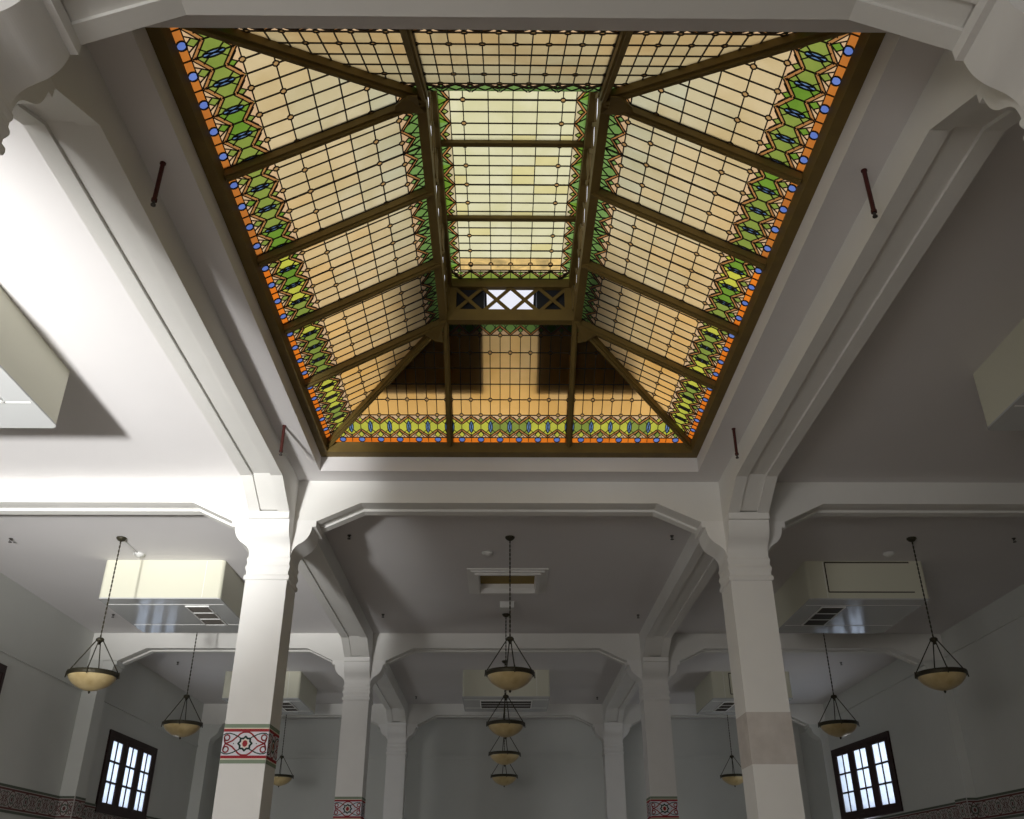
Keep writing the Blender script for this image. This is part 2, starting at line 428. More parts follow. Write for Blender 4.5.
def clip(poly, a, b_, c):
    """keep a*x+b*y+c >= 0"""
    out = []; k = len(poly)
    for i in range(k):
        p, q = poly[i], poly[(i+1) % k]; dp = a*p[0]+b_*p[1]+c; dq = a*q[0]+b_*q[1]+c
        if dp >= -1e-9: out.append(p)
        if (dp > 1e-9 and dq < -1e-9) or (dp < -1e-9 and dq > 1e-9):
            t = dp/(dp-dq); out.append((p[0]+(q[0]-p[0])*t, p[1]+(q[1]-p[1])*t))
    return out if len(out) >= 3 else []
def ccw(p):
    A = sum(p[i][0]*p[(i+1)%len(p)][1]-p[(i+1)%len(p)][0]*p[i][1] for i in range(len(p)))
    return p if A > 0 else p[::-1]
def area(p): return abs(sum(p[i][0]*p[(i+1)%len(p)][1]-p[(i+1)%len(p)][0]*p[i][1] for i in range(len(p))))/2
def bbox(p): xs=[q[0] for q in p]; ys=[q[1] for q in p]; return min(xs),min(ys),max(xs),max(ys)
class Pane:
    """painter's-algorithm tessellation: later pieces cut the earlier ones, so no glass overlaps"""
    def __init__(s): s.p = []; s.l = []
    def add(s, poly, col):
        P = ccw([tuple(q) for q in poly]); bb = bbox(P); new = []
        for Q, c in s.p:
            qb = bbox(Q)
            if qb[0] >= bb[2] or qb[2] <= bb[0] or qb[1] >= bb[3] or qb[3] <= bb[1]: new.append((Q, c)); continue
            rest = Q
            for i in range(len(P)):
                x0,y0 = P[i]; x1,y1 = P[(i+1)%len(P)]
                a, b_ = -(y1-y0), (x1-x0); cc = -(a*x0+b_*y0)
                o = clip(rest, -a, -b_, -cc)
                if o and area(o) > 1e-7: new.append((o, c))
                rest = clip(rest, a, b_, cc)
                if not rest: break
        s.p = new + [(P, col)]
    def lead(s, pts, w=.012):
        for q in ribbon(pts, w): s.l.append([tuple(v) for v in q])
    def punch(s, poly):
        P = ccw([tuple(q) for q in poly]); bb = bbox(P); new = []
        for Q in s.l:
            qb = bbox(Q)
            if qb[0] >= bb[2] or qb[2] <= bb[0] or qb[1] >= bb[3] or qb[3] <= bb[1]: new.append(Q); continue
            rest = ccw(Q)
            for i in range(len(P)):
                x0,y0 = P[i]; x1,y1 = P[(i+1)%len(P)]
                a, b_ = -(y1-y0), (x1-x0); cc = -(a*x0+b_*y0)
                o = clip(rest, -a, -b_, -cc)
                if o and area(o) > 1e-7: new.append(o)
                rest = clip(rest, a, b_, cc)
                if not rest: break
        s.l = new
    def knot(s, x, y):
        h = hexa(x, y); s.add(h, 'knot'); s.punch(h); s.lead(h+[h[0]], .008)
    def zig(s, pts, w=.031):
        for q in ribbon(pts, w): s.add(q, 'band')
        for i in range(len(pts)-1):
            a = Vector(pts[i]); c = Vector(pts[i+1]); d = (c-a).normalized(); nn = Vector((-d.y, d.x))*(w/2+.002)
            s.lead([a+nn, c+nn], .007); s.lead([a-nn, c-nn], .007)
    def clipall(s, planes):
        for pl in planes:
            s.p = [(q, c) for q, c in ((clip(p, *pl), c) for p, c in s.p) if q]
            s.l = [q for q in (clip(p, *pl) for p in s.l) if q]
def hexa(x, y, r=.030): return [(x+r*math.cos(math.pi/3*i), y+r*math.sin(math.pi/3*i)) for i in range(6)]
def rc(pals): return random.choice(pals)

def bay(a0, ntile, t, tone, upper=True):
    """pattern of one bay from a0 along the eave (a) and up the slope (b)"""
    P = Pane(); W = ntile*t; h = t/2
    B1, BL, ROWS, BT = .072, .471, [.739, 1.002, 1.267, 1.52, 1.796], 2.05
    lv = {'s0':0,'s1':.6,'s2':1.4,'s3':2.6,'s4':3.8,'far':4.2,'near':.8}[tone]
    og = 'orange2' if tone in ('near','s0','s1') else 'orange'  # near bays: orange darkened, the dimmer light there put into the colour
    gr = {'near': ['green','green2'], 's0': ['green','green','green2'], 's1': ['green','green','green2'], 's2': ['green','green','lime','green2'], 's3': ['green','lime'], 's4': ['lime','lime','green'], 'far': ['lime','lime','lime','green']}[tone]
    for i in range(ntile):
        x = a0+t*(i+.5)
        P.add([(x-h,0),(x+h,0),(x+h,.47),(x-h,.47)], rc(gr))
    for i in range(ntile):
        x = a0+t*(i+.5)
        P.add([(x-h,-.06),(x,-.06),(x,B1),(x-h,B1)], og); P.add([(x,-.06),(x+h,-.06),(x+h,B1),(x,B1)], og)
        # peach triangles under the lower zigzag with a small green lozenge
        P.add([(x-h,B1),(x+h,B1),(x,.205)], 'peach'); P.add([(x,.075),(x+.045,.125),(x,.180),(x-.045,.125)], rc(gr))
        P.lead([(x,B1),(x+.045,.125),(x,.185)], .006); P.lead([(x,B1),(x-.045,.125),(x,.185)], .006)
        P.lead([(x-.045,.125),(x-.08,B1)], .006); P.lead([(x+.045,.125),(x+.08,B1)], .006)
        # peach triangles above the upper zigzag valley
        P.add([(x-h,BL),(x,.325),(x+h,BL)], 'peach'); P.add([(x,.345),(x+.035,.385),(x,.425),(x-.035,.385)], rc(gr))
        P.lead([(x,.345),(x+.035,.385),(x,.43),(x-.035,.385),(x,.345)], .006); P.lead([(x,.43),(x,BL)], .008)
        P.lead([(x,.205),(x,.325)], .009)
        P.lead([(x-h+.05,.44),(x-.035,.385)], .006); P.lead([(x+h-.05,.44),(x+.035,.385)], .006)
    for i in range(ntile):
        x = a0+t*(i+.5)
        P.zig([(x-h,.092),(x,.208),(x+h,.092)]); P.zig([(x-h,.445),(x,.325),(x+h,.445)])
        ci = [(x+.046*math.cos(k*math.pi/6), .036+.044*math.sin(k*math.pi/6)) for k in range(12)]
        P.add(ci, 'blue'); P.lead(ci+[ci[0]], .009)
    for i in range(ntile+1):
        x = a0+t*i
        el = [(x+.032*math.cos(k*math.pi/7), .264+.098*math.sin(k*math.pi/7)) for k in range(14)]
        P.add(el, 'blue2'); P.lead(el+[el[0]], .009)
        P.lead([(x-.016,.19),(x+.016,.338)], .007); P.lead([(x+.016,.19),(x-.016,.338)], .007)
        P.lead([(x,.082),(x,.166)], .007); P.lead([(x,.362),(x,.445)], .007)
        for s_ in (-1, 1):
            P.lead([(x+s_*.028,.21),(x+s_*.075,.155)], .006); P.lead([(x+s_*.028,.318),(x+s_*.075,.375)], .006)
        P.lead([(x,0),(x,B1)], .008)
    P.lead([(a0,B1),(a0+W,B1)], .009); P.lead([(a0,BL),(a0+W,BL)], .011)
    # main field
    prev = BL
    for ri, r in enumerate(ROWS):
        for i in range(2*ntile):
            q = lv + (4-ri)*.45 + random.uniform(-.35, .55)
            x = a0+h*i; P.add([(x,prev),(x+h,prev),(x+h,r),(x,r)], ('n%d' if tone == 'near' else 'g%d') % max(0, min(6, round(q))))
        prev = r
    for i in range(2*ntile+1): P.lead([(a0+h*i, BL), (a0+h*i, ROWS[-1])], .010)
    for r in ROWS: P.lead([(a0,r),(a0+W,r)], .011)
    if ntile == 4: P.lead([(a0+2*t, .45),(a0+2*t, BT)], .018)
    # top border
    T0 = ROWS[-1]
    for i in range(ntile):
        x = a0+t*(i+.5)
        P.add([(x-h,T0),(x+h,T0),(x+h,BT),(x-h,BT)], 'mint'); P.add([(x-h,T0),(x+h,T0),(x,1.95)], 'peach')
        P.add([(x,1.835),(x+.035,1.875),(x,1.915),(x-.035,1.875)], 'mint')
        P.lead([(x,T0),(x,1.835),(x+.035,1.875),(x,1.915),(x-.035,1.875),(x,1.835)], .006)
        P.zig([(x-h,1.81),(x,1.94),(x+h,1.81)], .025)
        P.lead([(x,1.95),(x,BT)], .007)
    for i in range(ntile+1):
        x = a0+t*i
        P.lead([(x-.085,1.905),(x,2.005),(x+.085,1.905)], .008); P.lead([(x-.05,1.87),(x-.09,1.97),(x-.13,2.05)], .006); P.lead([(x+.05,1.87),(x+.09,1.97),(x+.13,2.05)], .006)
        for r in (ROWS[0], ROWS[3]):
            P.knot(x, r)
    for i in range(ntile):
        x = a0+t*(i+.5)
        for r in (BL, ROWS[4]): P.knot(x, r)
    return P
def emit(P, name, org, ea, eb, nrm):
    """nrm points to the outside; leads stand proud on the room side"""
    o = Vector(org); ea = Vector(ea); eb = Vector(eb); nn = Vector(nrm)
    g = SMB()
    for p, c in P.p: g.face([o+ea*q[0]+eb*q[1] for q in p], GM[c])
    go = g.build(name, fix=False)
    l = SMB()
    for i, p in enumerate(P.l):
        off = .004 + .00003*(i % 40)
        l.prism(p, lambda q: o+ea*q[0]+eb*q[1]-nn*(off+.008), lambda q: o+ea*q[0]+eb*q[1]+nn*.002, M['lead'])
    l.build('leading', go, fix=False)
    for ch in go.children: ch.location = (0,0,0)
    return go
RUNX = GX-UX; RUNY = GY1-UY1; RISE = UZ-GZ
# side slopes: a along y, b up towards the ridge; 4 eave origins
slopeL = math.hypot(RUNX, RISE); slopeY = math.hypot(RUNY, RISE)
KX = slopeL/2.05; KY = slopeY/2.05
RY = [UY0 + (UY1-UY0)*i/3 for i in range(4)]
GAP = .075; tS = ((UY1-UY0)/3-GAP)/4; RX = .885
for s in (-1, 1):
    eb = Vector((-s*RUNX, 0, RISE)).normalized()*KX; nn = Vector((s*RISE, 0, RUNX)).normalized()
    for k in range(3):
        emit(bay(RY[k]-GY0+GAP/2, 4, tS, 's%d' % (k+1)), 'glass_panel', (s*GX, GY0, GZ), (0,1,0), eb, nn)
    c = UY0-GY0      # corner bays: clipped by the hip line from (0,0) to (c, 2.05)
    P = bay(c-6*tS-GAP/2, 6, tS, 's0'); P.clipall([(2.05, -c, 0)]); emit(P, 'glass_panel', (s*GX, GY0, GZ), (0,1,0), eb, nn)
    a1 = GY1-GY0; c1 = UY1-GY0
    P = bay(c1+GAP/2, 6, tS, 's4'); P.clipall([(-2.05, -(a1-c1), 2.05*a1)]); emit(P, 'glass_panel', (s*GX, GY0, GZ), (0,1,0), eb, nn)
tF = (2*RX-GAP)/6
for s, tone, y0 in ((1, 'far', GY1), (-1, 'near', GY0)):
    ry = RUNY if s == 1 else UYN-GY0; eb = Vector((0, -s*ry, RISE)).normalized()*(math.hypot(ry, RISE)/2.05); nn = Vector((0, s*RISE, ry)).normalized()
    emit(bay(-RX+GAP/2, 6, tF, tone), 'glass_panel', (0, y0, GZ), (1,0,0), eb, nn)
    P = bay(-RX-GAP/2-7*tF, 7, tF, tone); P.clipall([(2.05, -(GX-UX), 2.05*GX)]); emit(P, 'glass_panel', (0, y0, GZ), (1,0,0), eb, nn)
    P = bay(RX+GAP/2, 7, tF, tone); P.clipall([(-2.05, -(GX-UX), 2.05*GX)]); emit(P, 'glass_panel', (0, y0, GZ), (1,0,0), eb, nn)

# lantern: flat top glass
LZ = Zr(7.62)
def top_bay(y0, y1, far, near):
    P = Pane(); W = .83; t = (y1-y0)/4; h = t/2
    xs = [-.69,-.545,-.27,0,.27,.545,.69]
    ys = [y0+h*i for i in range(9)]
    cr = ['pale','pale','pale2','pale','pale','pale']
    for i in range(8):
        for a, c in zip(xs[:-1], xs[1:]): P.add([(a,ys[i]),(c,ys[i]),(c,ys[i+1]),(a,ys[i+1])], rc(cr) if not (far and i > 4) else rc(['cloud','cloud','cloud','g3']))
    for x in xs: P.lead([(x,y0),(x,y1)], .010)
    for y in ys: P.lead([(-.69,y),(.69,y)], .011)
    P.lead([(-.69,y0+2*t),(.69,y0+2*t)], .018)
    for s in (-1, 1):
        for i in range(4):
            y = y0+t*(i+.5)
            P.add([(s*.69,y-h),(s*.69,y+h),(s*W,y+h),(s*W,y-h)], rc(['mint','mint','green2']))
            P.add([(s*.69,y-h),(s*.69,y+h),(s*.815,y)], 'g1')
            P.add([(s*.71,y),(s*.75,y+.035),(s*.79,y),(s*.75,y-.035)], 'green')
            P.lead([(s*.71,y),(s*.75,y+.035),(s*.79,y),(s*.75,y-.035),(s*.71,y)], .006)
            P.zig([(s*.70,y-h),(s*.805,y),(s*.70,y+h)], .026)
            P.lead([(s*.70,y-h),(s*W,y-h+.09)], .007); P.lead([(s*.70,y+h),(s*W,y+h-.09)], .007)
            P.knot(s*.545, y-h)
    for flag, ye, d in ((far, y1, -1), (near, y0, 1)):
        if flag:
            k = 6; tt = 2*.83/k
            P.add([(-.83,ye),(.83,ye),(.83,ye+d*.20),(-.83,ye+d*.20)], 'green')
            for i in range(k):
                x = -.83+tt*(i+.5)
                P.add([(x-tt/2,ye+d*.20),(x+tt/2,ye+d*.20),(x,ye+d*.04)], 'g1')
                P.add([(x,ye+d*.16),(x+.04,ye+d*.12),(x,ye+d*.08),(x-.04,ye+d*.12)], 'green2')
                P.zig([(x-tt/2,ye+d*.18),(x,ye+d*.05),(x+tt/2,ye+d*.18)], .024)
                P.lead([(x-tt/2,ye+d*.18),(x,ye)], .008); P.lead([(x+tt/2,ye+d*.18),(x,ye)], .008); P.lead([(x,ye),(x,ye+d*.2)], .007)
            P.lead([(-.83,ye+d*.20),(.83,ye+d*.20)], .012)
            for x in xs[1:-1]: P.knot(x, ye+d*.34)
    return P
lys = [UYN+.02, RY[1], RY[2], UY1-.05]
for k in range(3):
    emit(top_bay(lys[k], lys[k+1], k == 2, k == 0), 'top_glass_panel', (0,0,LZ), (1,0,0), (0,1,0), (0,0,1))

# steelwork
st = M['steel']
b = SMB(); fz0, fz1 = Zr(5.80), GZ-.02
for x0,x1,y0,y1 in ((-SX,-2.70,SY0,SY1),(2.70,SX,SY0,SY1),(-2.70,2.70,SY0,4.70),(-2.70,2.70,12.20,SY1)): b.box((x0,y0,fz0),(x1,y1,fz1), st)
# small quirk lines and upstand behind the frame that seals it against the roof
for x0,x1,y0,y1 in ((-SX-.12,-SX+.005,SY0-.12,SY1+.12),(SX-.005,SX+.12,SY0-.12,SY1+.12),(-SX,SX,SY0-.12,SY0+.005),(-SX,SX,SY1-.005,SY1+.12)): b.box((x0,y0,Zr(5.81)),(x1,y1,GZ+.03), st)
b.build('eave_frame', fix=False)
def rafter(p, q, name='rafter', w=.078, h=.10):
    b = SMB(); p = Vector(p); q = Vector(q); b.bar(p, q, w+.03, .006, st, off=.008)
    b.bar(p, q, w, h, st, off=-h/2+.015); b.bar(p, q, w*.45, .03, st, off=-h-.0); return b.build(name, fix=False)
for s in (-1, 1):
    for y in RY: rafter((s*(GX+.02), y, GZ-.01), (s*UX, y, UZ))
    for x in (-RX, RX): rafter((x, GY1+.02 if s == 1 else GY0-.02, GZ-.01), (x, UY1 if s == 1 else UYN, UZ))
    rafter((s*(GX+.03), GY1+.03, GZ-.02), (s*UX, UY1, UZ), 'hip_rafter', .085, .11)
    rafter((s*(GX+.03), GY0-.03, GZ-.02), (s*(UX-.01), UYN+.02, UZ), 'hip_rafter', .10, .11)
    for y, d in ((UY0, -1), (UY1, 1)):
        g = SMB(); c0 = Vector((s*UX, y, UZ-.115)); sl = RISE/RUNX
        pts = [(0,-.10),(.0,.24),(.10,.22),(.22,.10),(.24,0),(-.06,-.10)]
        def P3(p, off): return c0 + Vector((s*p[0], d*p[1], -sl*max(p[0],p[1],0)*.95 + off))
        g.prism(pts, lambda p: P3(p, 0), lambda p: P3(p, .015), st)
        for bx, by in ((.03,.04),(.03,.10),(.09,.05),(.09,.11),(.15,.06),(.06,.17)):
            c = P3((bx, by), -.006); g.tube(c, c+Vector((0,0,.012)), .011, st, 6)
        g.build('gusset_plate', fix=False)
# ridge curb: lower ring, top ring, crossed lattice in the sides
b = SMB(); z0, z1 = Zr(6.90), Zr(7.10)
b.box((-.965,UYN-.05,z0),(-.865,UY1+.05,z1),st); b.box((.865,UYN-.05,z0),(.965,UY1+.05,z1),st)
b.box((-.865,UYN-.05,z1-.09),(.865,UYN-.005,z1),st); b.box((-.865,UY1-.04,z0+.02),(.865,UY1+.06,z1+.01),st)
b.box((-UX,UY1-.055,z0+.02),(UX,UY1-.04,z0+.045),st)
b.build('ridge_curb', fix=False)
b = SMB(); z2, z3 = Zr(7.48), Zr(7.64)
b.box((-.90,UYN-.02,z2),(-.815,UY1+.03,z3),st); b.box((.815,UYN-.02,z2),(.90,UY1+.03,z3),st)
b.box((-.815,UYN-.02,z2),(.815,UYN+.03,z3),st); b.box((-.815,UY1-.05,z2),(.815,UY1+.03,z3),st)
b.build('lantern_frame', fix=False)
for y in (RY[1], RY[2]):
    b = SMB(); b.box((-.82,y-.085,Zr(7.57)),(.82,y-.020,Zr(7.66)),st); b.build('lantern_bar')
def lattice(p0, p1, cells, thick):
    """crossed flats in the vertical plane p0-p1 between curb and lantern frame"""
    b = SMB(); p0 = Vector(p0); p1 = Vector(p1); L = (p1-p0).length; d = (p1-p0)/L; za, zb = z1-.01, z2+.01; w = L/cells
    nrm = d.cross(Vector((0,0,1)))
    for i in range(cells):
        a = p0+d*(w*i); c = p0+d*(w*(i+1))
        lo, hi = Vector((0,0,za)), Vector((0,0,zb))
        b.bar(a+lo, c+hi, .048, thick, st, up=nrm); b.bar(a+hi, c+lo, .048, thick, st, up=nrm, off=thick*.6)
    for e in (p0, p1): b.bar(e+Vector((0,0,za)), e+Vector((0,0,zb)), .06, .05, st, up=nrm)
    return b.build('lattice', fix=False)
lattice((-.78,UY1,0),(.78,UY1,0),4,.016); lattice((-.78,UYN,0),(.78,UYN,0),4,.016)
for y in (UYN, UY1):
    for s in (-1, 1):
        b = SMB(); b.box((min(s*.78,s*.86), y-.03, z1-.01), (max(s*.78,s*.86), y+.03, z2+.01), st); b.build('corner_post', fix=False)
for s in (-1, 1):
    for k in range(3): lattice((s*.875, RY[k]+.06, 0), (s*.875, RY[k+1]-.06, 0), 3, .016)

# dark ducts standing on the roof side of the far slope (they darken the glass)
def duct(sg, label):
    xa, xb, ya, yb = .37, 1.85, 10.50, 11.50; sl = RISE/RUNY
    t = empty('roof_duct', (sg*(xa+xb)/2, (ya+yb)/2, 0), label, 'duct')
    cx, cy = sg*(xa+xb)/2, (ya+yb)/2
    lo = lambda y: GZ+(GY1-y)*sl+.045
    b = MB(); q = [(sg*xa,ya),(sg*xb,ya),(sg*xb,yb),(sg*xa,yb)]
    b.prism(q, lambda p: (p[0]-cx, p[1]-cy, lo(p[1])), lambda p: (p[0]-cx, p[1]-cy, Zr(7.62)), M['duct']); b.build('duct_body', t, fix=False)
    b = MB(); x0, x1 = sorted((sg*1.02-cx, sg*1.62-cx)); b.box((x0, 9.10-cy, Zr(7.00)), (x1, ya-cy, Zr(7.60)), M['duct']); b.build('duct_branch', t, fix=False)
    x0, x1 = sorted((sg*(xa-.03)-cx, sg*(xb+.03)-cx)); b = MB(); b.box((x0, ya-cy+.02, Zr(7.62)), (x1, yb+.03-cy, Zr(7.66)), M['duct']); b.build('flange', t)
duct(-1, 'dark duct shading the left part of the far glass slope')
duct(1, 'dark duct shading the right part of the far glass slope')

# ------------------------------------------------------------------ air conditioning units hung from the ceiling
def rounded_rect(x0, x1, y0, y1, r, k=6):
    pts = []
    for cx, cy, a in ((x1-r, y0+r, -90), (x1-r, y1-r, 0), (x0+r, y1-r, 90), (x0+r, y0+r, 180)):
        for i in range(k+1):
            t = math.radians(a+90*i/k); pts.append((cx+r*math.cos(t), cy+r*math.sin(t)))
    return pts
def ac_unit(x0, x1, y0, y1, label, panel=None, grille=None, flip=1):
    cx, cy = (x0+x1)/2, (y0+y1)/2; hw, hd = (x1-x0)/2, (y1-y0)/2; ht = .74
    t = empty('air_conditioner', (cx, cy, CEIL), label, 'air conditioner', 'boxy units hung from the ceiling')
    b = MB(); poly = rounded_rect(-hw, hw, -hd, hd, .07)
    b.prism(poly, lambda p: (p[0], p[1], -ht+.02), lambda p: (p[0], p[1], .0), M['unit'])
    b.box((hw*.70*flip-.004, -hd-.004, -ht+.03), (hw*.70*flip+.004, -hd+.01, -.02), M['seam'])
    b.build('housing', t, fix=False)
    b = MB(); poly = rounded_rect(-hw-.005, hw+.005, -hd-.005, hd+.005, .075)
    b.prism(poly, lambda p: (p[0], p[1], -ht), lambda p: (p[0], p[1], -ht+.0205), M['unitb'])
    for y in (-hd+.38, hd-.62): b.box((-hw+.03, y-.012, -ht-.004), (hw-.03, y+.012, -ht+.002), M['seam'])
    o = b.build('bottom_panel', t, fix=False); o['label'] = 'glossy bottom panel'
    gx = grille if grille else None
    if gx:
        a, c = gx; b = MB(); g0, g1 = -hd+.47, hd-.66
        b.box((a, g0, -ht-.010), (c, g1, -ht-.001), M['grille'])
        for i in range(1, 24): b.box((a+.01, g0+(g1-g0)*i/24-.008, -ht-.018), (c-.01, g0+(g1-g0)*i/24+.008, -ht-.009), M['grille'])
        for y in (g0, g0+(g1-g0)/3, g0+(g1-g0)*2/3, g1): b.box((a-.015, y-.012, -ht-.022), (c+.015, y+.012, -ht-.001), M['seam'])
        for x in (a, c): b.box((x-.012, g0, -ht-.022), (x+.012, g1, -ht-.001), M['seam'])
        b.build('grille', t, fix=False)
    if panel:
        a, c, zt, zb, right = panel; b = MB(); y = -hd-.004
        b.box((a, y, zb), (c, y+.012, zt), M['unit'])
        for q in ((a,zt-.012,c,zt+.012),(a,zb-.010,c,zb+.010),(a-.010,zb,a+.010,zt)) + (((c-.01,zb,c+.01,zt),) if right else ()):
            b.box((q[0], y-.004, q[1]), (q[2], y+.006, q[3]), M['groove'])
        o = b.build('access_panel', t, fix=False); o['label'] = 'access panel outlined by a dark seam'
    return t
ac_unit(-7.54, -5.30, 7.05, 9.53, 'large cream ceiling unit cut by the left picture edge, lit from below', grille=(.20, .80))
ac_unit(5.60, 7.84, 7.05, 9.53, 'dark cream ceiling unit cut by the right picture edge', grille=(-.8, -.2), flip=-1)
ac_unit(-7.54, -5.30, 16.46, 18.90, 'bright cream ceiling unit behind the left hanging lamp chain', grille=(.36, .78))
ac_unit(5.60, 7.84, 16.46, 18.90, 'cream ceiling unit with dark outlined front panel, right of the patched column', panel=(-.75, .85, -.03, -.60, False), grille=(-.76, -.32), flip=-1)
ac_unit(-7.87, -5.74, 26.05, 28.6, 'far left ceiling unit half hidden by the banded column', grille=(.35, .72))
ac_unit(5.78, 8.0, 26.05, 28.6, 'far right ceiling unit half hidden by the patched column', panel=(-.62, .85, -.05, -.62, False), grille=(-.72, -.36), flip=-1)
ac_unit(-1.20, 1.22, 25.85, 28.1, 'far central ceiling unit behind the hanging bowl lamps', panel=(-.74, 1.0, -.02, -.70, False)[:0] or None, grille=(-.72+0, .72))

# ------------------------------------------------------------------ hanging bowl lamps
LAMPG = 'pendant bowl lamps hung along the bays'
def make_lamp():
    t = empty('pendant_lamp', (0,0,CEIL), '', 'lamp', LAMPG)
    b = MB(); b.lathe([(0,0),(.085,0),(.085,-.02),(.06,-.05),(.025,-.07),(0,-.075)], M['bronze'], 16); b.build('canopy', t, True)
    b = MB(); zt, zh = -.07, -1.79
    b.tube((0,0,zt),(0,0,zh), .008, M['bronze'], 6)
    k = 44
    for i in range(k):
        z = zt+(zh-zt)*(i+.5)/k; a = (i % 2)*math.pi/2; d = Vector((math.cos(a), math.sin(a), 0))
        hh = abs(zh-zt)/k*.62
        for s in (-1, 1): b.bar(Vector((0,0,z-hh))+d*s*.010, Vector((0,0,z+hh))+d*s*.010, .006, .006, M['bronze'], up=(d.y, -d.x, 0.01))
    b.build('chain', t, fix=False)
    b = MB(); b.lathe([(0,zh+.04),(.045,zh+.03),(.065,zh+.01),(.065,zh-.02),(.03,zh-.045),(.02,zh-.08),(0,zh-.09)], M['bronze'], 14); b.build('hub', t, True)
    R, zr = .385, -2.36
    b = MB(); b.lathe([(R-.02,zr+.035),(R+.012,zr+.03),(R+.018,zr),(R+.008,zr-.035),(R-.02,zr-.04),(R-.03,zr),(R-.02,zr+.035)], M['bronze'], 40)
    for a in (10, 100, 190, 280):
        c, s = math.cos(math.radians(a)), math.sin(math.radians(a)); b.tube((c*(R+.03), s*(R+.03), zr-.06), (c*(R+.02), s*(R+.02), zr+.045), .010, M['bronze'], 6)
    b.build('rim', t, fix=False)
    for a in (10, 100, 190, 280):
        c, s = math.cos(math.radians(a)), math.sin(math.radians(a))
        b = MB(); b.tube((c*.055, s*.055, zh-.02), (c*(R+.005), s*(R+.005), zr+.03), .010, M['bronze'], 6); b.build('suspension_rod', t)
    b = MB(); pr = []
    for i in range(13):
        tq = math.sin(math.pi/2*i/12); pr.append(((R-.012)*(1-tq**1.6)**.58 if i < 12 else 0.0, zr-.03-.235*tq))
    b.lathe(pr, M['bowl'], 40); o = b.build('glass_bowl', t, True); o['label'] = 'amber alabaster bowl'
    b = MB(); b.lathe([(0,zr-.26),(.018,zr-.265),(.022,zr-.28),(.012,zr-.30),(0,zr-.31)], M['bronze'], 10); b.build('finial', t, True)
    return t
proto = make_lamp()
lamps = [(-6.80,15.25,'left front bowl lamp hanging before the bright ceiling unit'),
 (.03,15.18,'largest and highest central bowl lamp, near the ceiling hatch'),
 (7.13,15.2,'right front bowl lamp hanging over the right aisle'),
 (-6.85,20.15,'second left bowl lamp, beside the left window'),
 (-.02,20.15,'second bowl lamp down in the central row of four'),
 (7.05,20.15,'second right bowl lamp, just above the right window'),
 (-6.85,24.75,'bowl lamp whose rim peeks out left of the banded column'),
 (-.03,24.75,'third bowl lamp down in the central row of four'),
 (6.98,24.75,'bowl lamp whose rim peeks out right of the patched column'),
 (-6.85,29.7,'small far bowl lamp peeking out right of the banded column'),
 (-.03,29.7,'lowest and smallest bowl lamp of the central row'),
 (6.98,29.7,'small far bowl lamp left of the patched column')]
for i, (x, y, lb) in enumerate(lamps):
    o = proto if i == 0 else copy_tree(proto)
    o.location = (x, y, CEIL); o['label'] = lb; o.rotation_euler[2] = math.radians(-20 if x > 3 else 0)

# ------------------------------------------------------------------ ceiling hatch
t = empty('ceiling_hatch', (0, 17.7, CEIL), 'rectangular ceiling hatch with stepped white moulding', 'hatch')
b = MB()
for w, d, z in ((.24,.22,.025),(.165,.15,.055),(.09,.08,.085)):
    e = .075
    for x0,x1,y0,y1 in ((-.55-w,-.55-w+e,-.57-d,.57+d),(.55+w-e,.55+w,-.57-d,.57+d),(-.55-w+e,.55+w-e,-.57-d,-.57-d+e),(-.55-w+e,.55+w-e,.57+d-e,.57+d)):
        b.box((x0,y0,-z),(x1,y1,.01), M['column'])
b.build('moulding', t, fix=False)
b = MB(); D = .11; lm = M['column']
b.box((-.575,-.575,.0),(-.55,.575,D),lm); b.box((.55,-.575,.0),(.575,.575,D),lm); b.box((-.55,-.575,.0),(.55,-.555,D),lm); b.box((-.55,.555,.0),(.55,.575,D),lm)
b.build('shaft_lining', t, fix=False)
b = MB(); b.box((-.575,-.575,D),(.575,.575,D+.03),M['hatchtop']); b.build('lid', t)

# ------------------------------------------------------------------ small fittings
b = MB(); b.box((-.15,-.14,-.13),(.15,.14,0),M['white']); b.box((-.12,-.143,-.11),(.12,-.139,-.03),M['white']); b.box((-.16,-.15,-.02),(.16,.15,0),M['white'])
o = b.build('alarm_box', fix=False); o.location = (0,19.3,CEIL); tag(o, 'small white box on the ceiling between hatch and second central lamp', 'alarm box')
for x, y, lb in ((-6.79,16.1,'round smoke detector above the bright ceiling unit, left bay'), (7.03,16.0,'round smoke detector above the outlined ceiling unit, right bay'), (-.38,16.0,'round smoke detector in front of the ceiling hatch')):
    b = MB(); b.lathe([(0,0),(.10,0),(.10,-.02),(.085,-.035),(.06,-.05),(.035,-.065),(0,-.068)], M['white'], 20)
    o = b.build('smoke_detector', None, True); o.location = (x, y, CEIL); tag(o, lb, 'smoke detector', 'ceiling smoke detectors')
b = MB(); b.tube((-6.80,15.36,CEIL-.012),(-6.79,16.0,CEIL-.012),.012,M['white'],6); tag(b.build('conduit'), 'thin white conduit from left front lamp canopy to smoke detector', 'conduit')
spr = MB(); spr.lathe([(0,0),(.035,0),(.035,-.010),(.014,-.014),(.014,-.035),(.0,-.037)], M['dkmetal'], 10); spr.tube((-.02,0,-.03),(-.006,0,-.065),.005,M['dkmetal'],5); spr.tube((.02,0,-.03),(.006,0,-.065),.005,M['dkmetal'],5); spr.lathe([(0,-.065),(.032,-.067),(.032,-.072),(0,-.074)],M['dkmetal'],10)
sp0 = spr.build('fire_sprinkler', fix=False)
